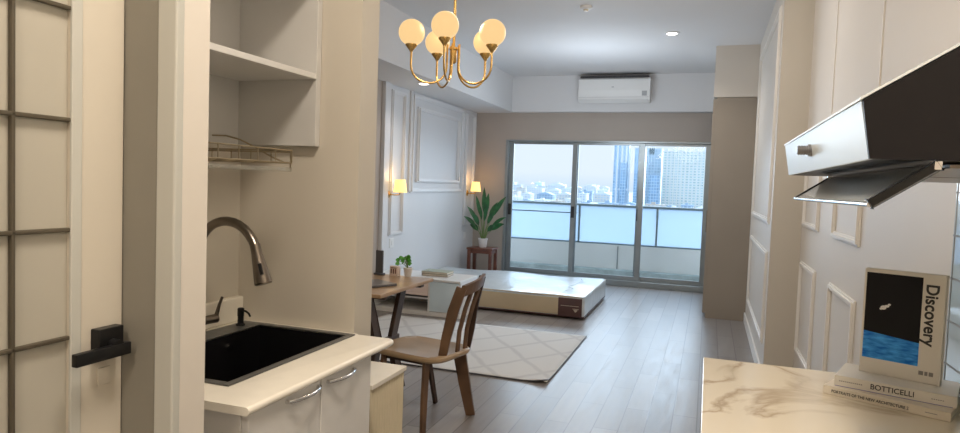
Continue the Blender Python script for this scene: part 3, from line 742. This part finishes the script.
# ------------------------------------------------------------------ ceiling fittings
def downlight(x, y, z, label):
    t = thing('downlight', label, 'downlight', (x, y, z), 0, None)
    MB().lathe([(.075, z), (.075, z-.008), (.06, z-.012)], (x, y, 0), 28).build('trim_ring', 'plastic_white', t)
    MB().lathe([(.056, z-.0125), (.050, z-.016)], (x, y, 0), 28).build('diffuser', 'lamp_glow', t)
downlight(-.471, 7.566, CZ, 'round lit downlight in the main ceiling, right of the air conditioner')
downlight(-3.25, 7.2, 2.675, 'round lit downlight in the lowered ceiling above the headboard wall')
sm = thing('smoke_detector', 'small white smoke detector on the ceiling', 'smoke detector', (-1.196, 6.334, CZ))
MB().lathe([(.06, CZ), (.06, CZ-.02), (.045, CZ-.03)], (-1.196, 6.334, 0), 24).build('housing', 'plastic_white', sm)
MB().lathe([(.026, CZ-.03), (.022, CZ-.045), (.008, CZ-.048)], (-1.196, 6.334, 0), 20).build('sensor', 'fluted_cream', sm)

# ------------------------------------------------------------------ chandelier
cx, cy = -1.262, 3.15
ch = thing('chandelier', 'brass chandelier with five glowing globe lamps on curved arms', 'chandelier', (cx, cy, CZ))
MB().lathe([(.06, CZ), (.06, CZ-.02), (.02, CZ-.035)], (cx, cy, 0)).build('ceiling_rose', 'brass', ch)
MB().tube([(cx, cy, CZ-.03), (cx, cy, 2.16)], .007, 12).build('stem', 'brass', ch)
MB().lathe([(.012, 2.205), (.022, 2.20), (.022, 2.19), (.016, 2.185), (.016, 2.13), (.008, 2.12)], (cx, cy, 0)).build('hub', 'brass', ch)
to = math.atan2(-cy, -cx); rad = .214
for k in range(5):
    a = to + R((-12, 62, 128, 204, 276)[k])
    ux, uy = math.cos(a), math.sin(a)
    pts = [(cx+ux*.032, cy+uy*.032, 2.215), (cx+ux*.032, cy+uy*.032, 2.12)]
    for j in range(0, 13):
        t = math.pi*j/12; rr = (rad-.032)/2
        pts.append((cx+ux*(.032+rr-rr*math.cos(t)), cy+uy*(.032+rr-rr*math.cos(t)), 2.10-.085*math.sin(t)))
    pts.append((cx+ux*rad, cy+uy*rad, 2.175))
    arm = MB().tube(pts, .0052, 10).build('arm', 'brass', ch)
    MB().lathe([(.006, 2.165), (.012, 2.175), (.030, 2.198), (.030, 2.204)], (cx+ux*rad, cy+uy*rad, 0), 20).build('lamp_cup', 'brass', arm)
    MB().sphere((cx+ux*rad, cy+uy*rad, 2.262), .066, 4).build('globe_shade', 'globe_glow', arm)

# ------------------------------------------------------------------ wall sconces
def sconce(y, z, label):
    t = thing('wall_sconce', label, 'wall lamp', (-3.66, y, z), 0)
    MB().lathe([(.045, 0), (.045, .012), (.02, .02)], (-3.70, y, z-.03), 20, Matrix.Rotation(R(90), 3, 'Y')).build('backplate', 'brass', t)
    MB().tube([(-3.69, y, z-.03), (-3.62, y, z-.035), (-3.56, y, z-.03), (-3.55, y, z+.0)], .008, 8).build('arm', 'brass', t)
    b = MB(); b.lathe([(.085, z), (.062, z+.155)], (-3.55, y, 0), 24); b.build('lamp_shade', 'shade_glow', t)
sconce(7.27, 1.37, 'brass wall lamp with small glowing shade on the near headboard panel')
sconce(10.02, 1.38, 'brass wall lamp with small glowing shade on the far headboard panel by the plant')

# ------------------------------------------------------------------ mattress
mt = thing('mattress', 'plastic-wrapped white mattress lying on the floor before the window', 'mattress', (-2.45, 8.26, 0))
x0, x1, y0, y1 = -3.66, -1.275, 7.43, 9.10
b = MB(); b.box(x0, x1, y0, y1, .02, .262, .035, 3)
bmesh.ops.subdivide_edges(b.bm, edges=[e for e in b.bm.edges if e.calc_length() > .5], cuts=14, use_grid_fill=True)
for v in b.bm.verts:
    if v.co.z > .2: v.co.z += .010*math.sin(v.co.x*5+v.co.y*3)*math.sin(v.co.y*4.3)
b.smooth = True
b.build('wrapped_body', 'plastic_wrap', mt)
MB().box(x0+.05, x1-.30, y0-.006, y0+.02, .045, .235, .004).build('front_band', 'mattress_tan', mt)
bp = MB().box(x1-.30, x1-.025, y0-.009, y0+.02, .035, .242, .004).build('corner_panel', 'mattress_brown', mt)
b = MB(); b.box(x1-.27, x1-.06, y0-.011, y0-.009, .150, .155); b.box(x1-.13, x1-.06, y0-.011, y0-.009, .118, .124)
b.hexa([(x1-.12, y0-.011, .112), (x1-.07, y0-.011, .112), (x1-.09, y0-.011, .085), (x1-.10, y0-.011, .085), (x1-.12, y0-.009, .112), (x1-.07, y0-.009, .112), (x1-.09, y0-.009, .085), (x1-.10, y0-.009, .085)])
b.build('printed_mark', 'mattress_trim', bp)
b = MB(); zz = .258
b.tube([(x0+.03, y0+.006, zz), (x1-.02, y0+.006, zz), (x1-.006, y0+.03, zz), (x1-.006, y1-.03, zz)], .007, 8); b.build('piping', 'mattress_trim', mt)
b = MB(); b.tube([(x0+.03, y0+.010, .03), (x1-.03, y0+.010, .03), (x1-.008, y0+.03, .03), (x1-.008, y1-.03, .03)], .011, 8); b.build('piping', 'mattress_brown', mt)
# loose wrap folds at the right corner
b = MB(); rnd = random.Random(5)
pts = []
for k in range(12):
    pts.append((x1-.22-.10*rnd.random(), y0+.10+.13*k, .2735+.002*rnd.random()))
b.tube(pts, .0028, 6); b.build('wrap_fold', 'plastic_wrap', mt)

# ------------------------------------------------------------------ bedside low unit
bu = thing('low_cabinet', 'white low cabinet with open glossy compartments beside the mattress', 'cabinet', (-3.1, 7.08, 0))
X0, X1, Y0, Y1 = -3.66, -2.55, 6.80, 7.38
MB().box(X0, X1, Y0, Y1, .395, .42, .004).build('top', 'cabinet_white', bu)
MB().box(X0, X1, Y0, Y1, .0, .05, .003).build('base', 'moulding_white', bu)
MB().box(X0, X0+.02, Y0+.01, Y1, .05, .395).build('side_panel', 'cabinet_white', bu)
MB().box(X1-.02, X1, Y0+.01, Y1, .05, .395).build('side_panel', 'cabinet_white', bu)
MB().box(-2.94, -2.92, Y0+.01, Y1-.02, .05, .395).build('divider', 'cabinet_white', bu)
MB().box(X0+.02, X1-.02, Y1-.02, Y1, .05, .395).build('back_panel', 'cabinet_white', bu)
MB().box(X0+.02, -2.94, Y0+.02, Y1-.02, .185, .20).build('shelf', 'cabinet_white', bu)
dd = MB().box(X0+.022, -2.942, Y0+.004, Y0+.022, .225, .390, .002).build('drawer', 'pale_panel', bu)
MB().box(-3.45, -3.20, Y0-.006, Y0+.004, .375, .385, .002).build('handle', 'pale_panel', dd)
MB().box(-2.918, X1-.022, Y0+.008, Y0+.014, .055, .390).build('glass_front', 'glass_reflection', bu)
for k, (m, lab, dz) in enumerate((('book_brown', 'brown-edged book under the sage book on the low white cabinet', 0), ('book_sage', 'sage green book on top of another book on the low white cabinet', .027))):
    t = thing('book', lab, 'book', (-2.96, 7.13, .4205+dz), R(4-3*k))
    for nm, mb, mm in (('cover', MB().box(-.16, .16, -.11, .11, 0, .003).box(-.16, .16, -.11, .11, .023, .026).box(-.16, -.157, -.11, .11, .003, .023), m), ('pages', MB().box(-.156, .156, -.106, .106, .003, .023), 'paper')):
        o = mb.build(nm, mm); o.parent = t

# ------------------------------------------------------------------ plant stand and tall plant
px, py = -3.335, 9.84
st = thing('plant_stand', 'dark red-brown wooden stool holding the tall plant in the corner', 'stool', (px, py, 0))
MB().box(px-.21, px+.21, py-.17, py+.17, .475, .505, .006).build('top', 'wood_red', st)
for sx in (-1, 1):
    for sy in (-1, 1):
        MB().box(px+sx*.175-.024, px+sx*.175+.024, py+sy*.135-.024, py+sy*.135+.024, 0, .475, .003).build('leg', 'wood_red', st)
b = MB()
for sy in (-1, 1): b.box(px-.151, px+.151, py+sy*.135-.012, py+sy*.135+.012, .42, .475)
for sx in (-1, 1): b.box(px+sx*.175-.012, px+sx*.175+.012, py-.111, py+.111, .42, .475)
b.build('apron', 'wood_red', st)
pl = thing('potted_plant', 'tall broad-leaved green plant in a white pot on the corner stool', 'plant', (px, py, .505))
b = MB(); z0 = .506
b.lathe([(.052, z0), (.056, z0+.005), (.074, z0+.125), (.078, z0+.13), (.078, z0+.145), (.068, z0+.145), (.066, z0+.125), (.02, z0+.12)], (px, py, 0), 20); b.build('pot', 'pot_white', pl)
MB().lathe([(.066, z0+.118), (.060, z0+.126), (.01, z0+.128)], (px, py, 0), 16).build('soil', 'soil', pl)
def leaf(b, base, mid, tip, w, seg=7):
    """curved blade through three points with a midrib crease"""
    base, mid, tip = map(Vector, (base, mid, tip)); rows = []
    side0 = None
    for k in range(seg+1):
        t = k/seg; p = base*(1-t)**2+mid*2*t*(1-t)+tip*t*t; d = ((mid-base)*(1-t)+(tip-mid)*t).normalized()
        s = d.cross(Vector((.25, -.9, .35))); s.normalize()
        ww = w*max(.03, math.sin(math.pi*min(1, (t**.8)*.97+.03)))
        n = s.cross(d)
        rows.append([b.bm.verts.new(p-s*ww+n*ww*.25), b.bm.verts.new(p), b.bm.verts.new(p+s*ww+n*ww*.25)])
    for a, c in zip(rows, rows[1:]):
        b.bm.faces.new((a[0], a[1], c[1], c[0])); b.bm.faces.new((a[1], a[2], c[2], c[1]))
fo = MB(); stm = MB()
LV = [(0.0, 0, .93), (.06, .0, .84), (-.10, -.02, .80), (.30, -.02, .80), (.20, -.10, .58), (.32, -.05, .48), (.26, .05, .36), (-.20, -.05, .62), (-.24, -.05, .46), (-.20, .05, .32), (.10, -.12, .66), (-.08, -.14, .52), (.14, .10, .70), (-.12, .10, .68), (.22, -.12, .34)]
for i, (dx, dyy, dz) in enumerate(LV):
    s0 = Vector((px+dx*.08, py+dyy*.1, z0+.12)); tip = Vector((px+dx*1.25, py+dyy*1.6-.02, z0+.02+dz)); 
    bs = s0.lerp(tip, .48)+Vector((-dx*.16, 0, .03))
    stm.tube([s0, s0.lerp(bs, .5)+Vector((-dx*.06, 0, .01)), bs], [.006, .005, .004], 6)
    leaf(fo, bs, bs.lerp(tip, .5)+Vector((0, 0, .05)), tip, .036+.007*math.sin(i*2.3))
fo.smooth = True
fo.build('foliage', 'leaf_green', pl); stm.build('stems', 'leaf_stem', pl)

# ------------------------------------------------------------------ rug
rg = thing('rug', 'pale grey-white rug with a faint diamond pattern under the chair and desk', 'rug', (-2.2, 5.76, 0))
b = MB(); n1, n2 = 40, 30
grid = [[b.bm.verts.new((-3.35+2.25*i/n1, 4.885+1.75*j/n2, .004)) for i in range(n1+1)] for j in range(n2+1)]
for row in grid:
    for v in row:
        u = (v.co.x+1.10)/-2.25; w = (v.co.y-4.885)/1.75
        q = max(0, 1-math.hypot((v.co.x+1.16)/.16, (v.co.y-4.9)/.12)); v.co.z += .03*q*q+.0015*math.sin(v.co.x*11)*math.sin(v.co.y*9)+.0015
for j in range(n2):
    for i in range(n1): b.bm.faces.new((grid[j][i], grid[j][i+1], grid[j+1][i+1], grid[j+1][i]))
b.smooth = True
o = b.build('pile', 'rug_weave', rg); md = o.modifiers.new('t', 'SOLIDIFY'); md.thickness = .004; md.offset = 1
b = MB()
b.tube([(-3.35, 4.885, .008), (-1.3, 4.885, .008), (-1.2, 4.885, .014), (-1.11, 4.887, .034), (-1.102, 4.96, .014), (-1.10, 5.2, .008), (-1.10, 6.63, .008)], .0055, 6); b.build('bound_edge', 'charcoal', rg)

# ------------------------------------------------------------------ desk
dk = thing('desk', 'brown wooden desk with slanted dark X-shaped end legs', 'desk', (-2.5, 4.05, 0))
b = MB(); poly = []
DX0, DX1, DY0, DY1 = -3.15, -1.90, 3.66, 4.50
b.box(DX0, DX1, DY0, DY1, .775, .80, .006); b.build('desk_top', 'desk_top', dk)
for x in (-2.95, -2.04):
    L_ = MB()
    L_.bar((x, 4.27, .775), (x, 4.12, .42), .032, .085, (0, 1, 0), .004); L_.build('leg', 'wood_dark', dk)
    L_ = MB(); L_.bar((x, 3.74, .775), (x, 3.90, .42), .032, .085, (0, 1, 0), .004); L_.build('leg', 'wood_dark', dk)
    MB().box(x-.02, x+.02, 3.79, 4.20, .375, .435, .005).build('leg_brace', 'wood_dark', dk)
    L_ = MB(); L_.bar((x, 4.12, .39), (x, 4.28, .01), .032, .075, (0, 1, 0), .004); L_.build('leg', 'wood_dark', dk)
    L_ = MB(); L_.bar((x, 3.90, .39), (x, 3.74, .01), .032, .075, (0, 1, 0), .004); L_.build('leg', 'wood_dark', dk)
for y in (3.80, 4.36):
    MB().box(-3.05, -1.925, y-.03, y+.03, .748, .775, .009).build('cross_rail', 'wood_dark', dk)
lp = thing('laptop', 'closed grey laptop lying on the desk edge', 'laptop', (-2.15, 3.95, .80), R(62))
for nm, mb, m in (('base', MB().box(-.16, .16, -.115, .115, .001, .010, .003), 'charcoal'), ('lid', MB().box(-.16, .16, -.115, .115, .0105, .017, .003), 'laptop_grey')):
    o = mb.build(nm, m); o.parent = lp
cl = thing('desk_calendar', 'small cream block calendar with dark strokes at the back of the desk', 'calendar', (-2.195, 4.45, .80), R(-8))
for nm, mb, m in (('block', MB().box(-.036, .036, -.02, .02, .0005, .075, .003), 'calendar_wood'),
                  ('numerals', MB().box(-.024, -.016, -.022, -.0195, .02, .055).box(-.004, .004, -.022, -.0195, .02, .055).box(.014, .022, -.022, -.0195, .02, .055).box(-.026, .026, -.022, -.0195, .060, .065), 'wood_red')):
    o = mb.build(nm, m); o.parent = cl
sp = thing('small_potted_plant', 'small bright green plant in a white pot behind the desk calendar', 'plant', (-2.135, 4.47, .80))
MB().lathe([(.024, .801), (.034, .86), (.036, .862), (.036, .868), (.030, .868), (.028, .855), (.01, .852)], (-2.10, 4.475, 0), 18).build('pot', 'pot_white', sp)
b = MB(); s2 = MB(); random.seed(3)
for k in range(16):
    a = k*2.399; r0 = .015+.030*random.random(); z = .885+.055*random.random()
    p = Vector((-2.125+math.cos(a)*r0, 4.465+math.sin(a)*r0*.6, z)); q = p+Vector((math.cos(a)*.034, math.sin(a)*.025, -.006+.02*random.random()))
    s2.tube([(-2.10, 4.475, .86), p.lerp(Vector((-2.10, 4.475, .9)), .4), p], .0018, 5)
    leaf(b, p, p.lerp(q, .5)+Vector((0, 0, .012)), q, .017, 5)
b.smooth = True; b.build('foliage', 'leaf_bright', sp); s2.build('stems', 'leaf_stem', sp)
po = thing('desk_organiser', 'slim dark grey upright panel standing at the back of the desk', 'panel', (-2.36, 4.44, .80))
MB().box(-2.36, -2.28, 4.42, 4.46, .8005, .815, .003).build('foot', 'charcoal', po)
MB().box(-2.352, -2.292, 4.435, 4.45, .815, .985, .003).build('upright', 'charcoal', po)

# ------------------------------------------------------------------ chair
cr = thing('dining_chair', 'brown wooden chair with slatted back drawn up to the desk', 'chair', (-1.66, 3.82, 0))
def seat():
    b = MB(); cx0, cy0 = -1.665, 3.80; a0 = R(12); poly = []
    N = 48
    for k in range(N):
        t = 2*math.pi*k/N; e = .42
        u = math.copysign(abs(math.cos(t))**e, math.cos(t))*.265; v = math.copysign(abs(math.sin(t))**e, math.sin(t))*.225
        x = cx0+u*math.cos(-a0)-v*math.sin(-a0)*1; y = cy0+u*math.sin(-a0)+v*math.cos(-a0)
        poly.append((x, y))
    rings = []
    for sc, z in ((.90, .435), (.97, .440), (1., .452), (.99, .466), (.95, .474), (.80, .470), (.5, .462), (.2, .458)):
        rings.append([b.bm.verts.new((cx0+(x-cx0)*sc, cy0+(y-cy0)*sc, z)) for x, y in poly])
    for p, q in zip(rings, rings[1:]):
        for k in range(N): b.bm.faces.new((p[k], p[(k+1) % N], q[(k+1) % N], q[k]))
    b.bm.faces.new(rings[0][::-1]); b.bm.faces.new(rings[-1]); b.smooth = True
    return b.build('seat', 'wood_seat', cr)
seat()
def plank(nm, pts, w, t, wdir, m='wood_brown'):
    """flat curved plank; w along wdir"""
    b = MB(); wd_ = Vector(wdir).normalized(); rings = []
    pts = [Vector(p) for p in pts]
    for i, p in enumerate(pts):
        d = (pts[min(i+1, len(pts)-1)]-pts[max(i-1, 0)]).normalized(); s = (wd_-d*wd_.dot(d)).normalized(); n = d.cross(s)
        ww = w[i] if isinstance(w, (list, tuple)) else w
        rings.append([b.bm.verts.new(p+s*ww/2+n*t/2), b.bm.verts.new(p-s*ww/2+n*t/2), b.bm.verts.new(p-s*ww/2-n*t/2), b.bm.verts.new(p+s*ww/2-n*t/2)])
    for a, c in zip(rings, rings[1:]):
        for k in range(4): b.bm.faces.new((a[k], a[(k+1) % 4], c[(k+1) % 4], c[k]))
    b.bm.faces.new(rings[0][::-1]); b.bm.faces.new(rings[-1])
    bmesh.ops.bevel(b.bm, geom=list(b.bm.edges), offset=.002, segments=1, affect='EDGES')
    return b.build(nm, m, cr)
plank('back_post', [(-1.475, 3.66, .44), (-1.452, 3.665, .58), (-1.418, 3.675, .74), (-1.372, 3.685, .887)], [.05, .058, .068, .062], .022, (1, .1, 0))
plank('back_post', [(-1.435, 3.985, .44), (-1.41, 3.99, .58), (-1.392, 4.0, .74), (-1.352, 4.01, .922)], [.045, .045, .045, .04], .022, (1, .1, 0), 'wood_dark')
for t in (.36, .68):
    a = Vector((-1.435, 3.66, 0)).lerp(Vector((-1.40, 3.985, 0)), t)
    plank('back_slat', [(a.x, a.y, .455), (a.x+.01, a.y+.003, .60), (a.x+.04, a.y+.01, .74), (a.x+.075, a.y+.018, .855)], .030, .016, (.3, 1, 0))
b = MB(); rings = []
for k in range(9):
    t = k/8; p = Vector((-1.362, 3.675, .868)).lerp(Vector((-1.350, 4.015, .902)), t)+Vector((.022*math.sin(math.pi*t), 0, 0))
    rings.append([b.bm.verts.new(p+Vector(q)) for q in ((-.018, 0, -.034), (.006, 0, -.034), (.018, 0, .036), (-.004, 0, .036))])
for a, c in zip(rings, rings[1:]):
    for k in range(4): b.bm.faces.new((a[k], a[(k+1) % 4], c[(k+1) % 4], c[k]))
b.bm.faces.new(rings[0][::-1]); b.bm.faces.new(rings[-1]); b.build('top_rail', 'wood_brown', cr)
plank('leg', [(-1.475, 3.95, .45), (-1.44, 3.98, .22), (-1.40, 4.01, 0.002)], [.085, .075, .06], .024, (1, .1, 0))
plank('leg', [(-1.55, 3.60, .45), (-1.54, 3.56, .22), (-1.525, 3.52, 0.002)], [.05, .045, .035], .022, (.25, 1, 0))
plank('leg', [(-1.74, 4.02, .45), (-1.72, 4.08, .22), (-1.70, 4.13, 0.002)], [.04, .036, .03], .022, (.3, 1, 0), 'wood_dark')
plank('leg', [(-1.86, 3.66, .45), (-1.87, 3.64, .22), (-1.88, 3.62, 0.002)], [.04, .036, .03], .022, (.3, 1, 0))
MB().bar((-1.85, 3.67, .425), (-1.56, 3.62, .425), .02, .03).build('seat_rail', 'wood_dark', cr)
MB().bar((-1.74, 4.0, .425), (-1.48, 3.94, .425), .02, .03).build('seat_rail', 'wood_dark', cr)

# ------------------------------------------------------------------ light
sc = bpy.context.scene
w = bpy.data.worlds.new('sky'); sc.world = w; w.use_nodes = True; nt = w.node_tree; bg = nt.nodes['Background']
tc = nt.nodes.new('ShaderNodeTexCoord'); s = nt.nodes.new('ShaderNodeSeparateXYZ'); nt.links.new(tc.outputs['Generated'], s.inputs[0])
r = nt.nodes.new('ShaderNodeValToRGB'); e = r.color_ramp.elements
e[0].position = 0.; e[0].color = (.66, .78, .90, 1); e[1].position = .6; e[1].color = (.50, .70, .98, 1)
x = e.new(.02); x.color = (.78, .86, .95, 1); x = e.new(.12); x.color = (.78, .88, 1., 1)
nt.links.new(s.outputs['Z'], r.inputs['Fac']); nt.links.new(r.outputs['Color'], bg.inputs['Color']); bg.inputs['Strength'].default_value = 1.12
def lamp(kind, name, loc, energy, col, size=.2, rot=(0, 0, 0), spot=None):
    L = bpy.data.lights.new(name, kind); L.energy = energy; L.color = col
    if kind == 'AREA': L.size = size; L.shape = 'DISK'
    elif kind == 'SPOT': L.spot_size = R(spot or 120); L.spot_blend = .7; L.shadow_soft_size = size
    elif kind == 'POINT': L.shadow_soft_size = size
    elif kind == 'SUN': L.angle = R(20)
    o = bpy.data.objects.new(name, L); COL.objects.link(o); o.location = loc; o.rotation_euler = rot; return o
WARM = (1., .87, .72); NEU = (1., .93, .86); COOL = (.80, .90, 1.)
lamp('AREA', 'kitchen_ceiling_light', (-.35, .9, CZ-.03), 39, WARM, .5)
lamp('AREA', 'hall_ceiling_light', (-.2, -1.0, CZ-.03), 32, WARM, .5)
lamp('POINT', 'dining_fill_light', (-.5, 4.6, 2.5), 34, NEU, .35)  # added fill without a fitting, hung in mid-air to lift the ceiling
lamp('POINT', 'bedroom_fill_light', (-1.4, 8.2, 2.2), 46, COOL, .4)  # no real lamp here: fill added below the ceiling to brighten the bedroom
lamp('POINT', 'chandelier_light', (cx, cy, 2.36), 11, (1., .82, .60), .08)
lamp('SPOT', 'downlight_beam', (-.471, 7.566, CZ-.04), 40, NEU, .06, spot=140)
lamp('SPOT', 'downlight_beam', (-3.25, 7.2, 2.64), 14, NEU, .06, spot=120)
lamp('POINT', 'sconce_light', (-3.55, 7.27, 1.56), 1.6, (1., .62, .22), .03)
lamp('POINT', 'sconce_light', (-3.55, 10.02, 1.57), 1.2, (1., .55, .2), .03)
sl = lamp('SUN', 'hazy_sky_glow', (0, 20, 20), 8.0, (.70, .85, 1.), rot=(R(-68), 0, R(-8))); sl.data.angle = R(75)

# ------------------------------------------------------------------ camera
cam = bpy.data.cameras.new('camera'); co = bpy.data.objects.new('camera', cam); COL.objects.link(co)
cam.sensor_width = 36; cam.lens = 659.78*36/960; cam.clip_start = .02; cam.clip_end = 6000
right = Vector((.94398383, .32796959, .03647566)); down = Vector((.05108727, -.03604377, -.99804355)); fwd = Vector((-.32601322, .94400042, -.05077981))
m = Matrix.Identity(4)
for i in range(3): m[i][0] = right[i]; m[i][1] = -down[i]; m[i][2] = -fwd[i]
m.translation = Vector((0, 0, 1.52)); co.matrix_world = m
sc.camera = co
sc.view_settings.view_transform = 'Standard'; sc.view_settings.look = 'None'; sc.view_settings.exposure = 0
sc.cycles.max_bounces = 10; sc.cycles.diffuse_bounces = 5; sc.cycles.use_denoising = True; sc.cycles.sample_clamp_indirect = 4
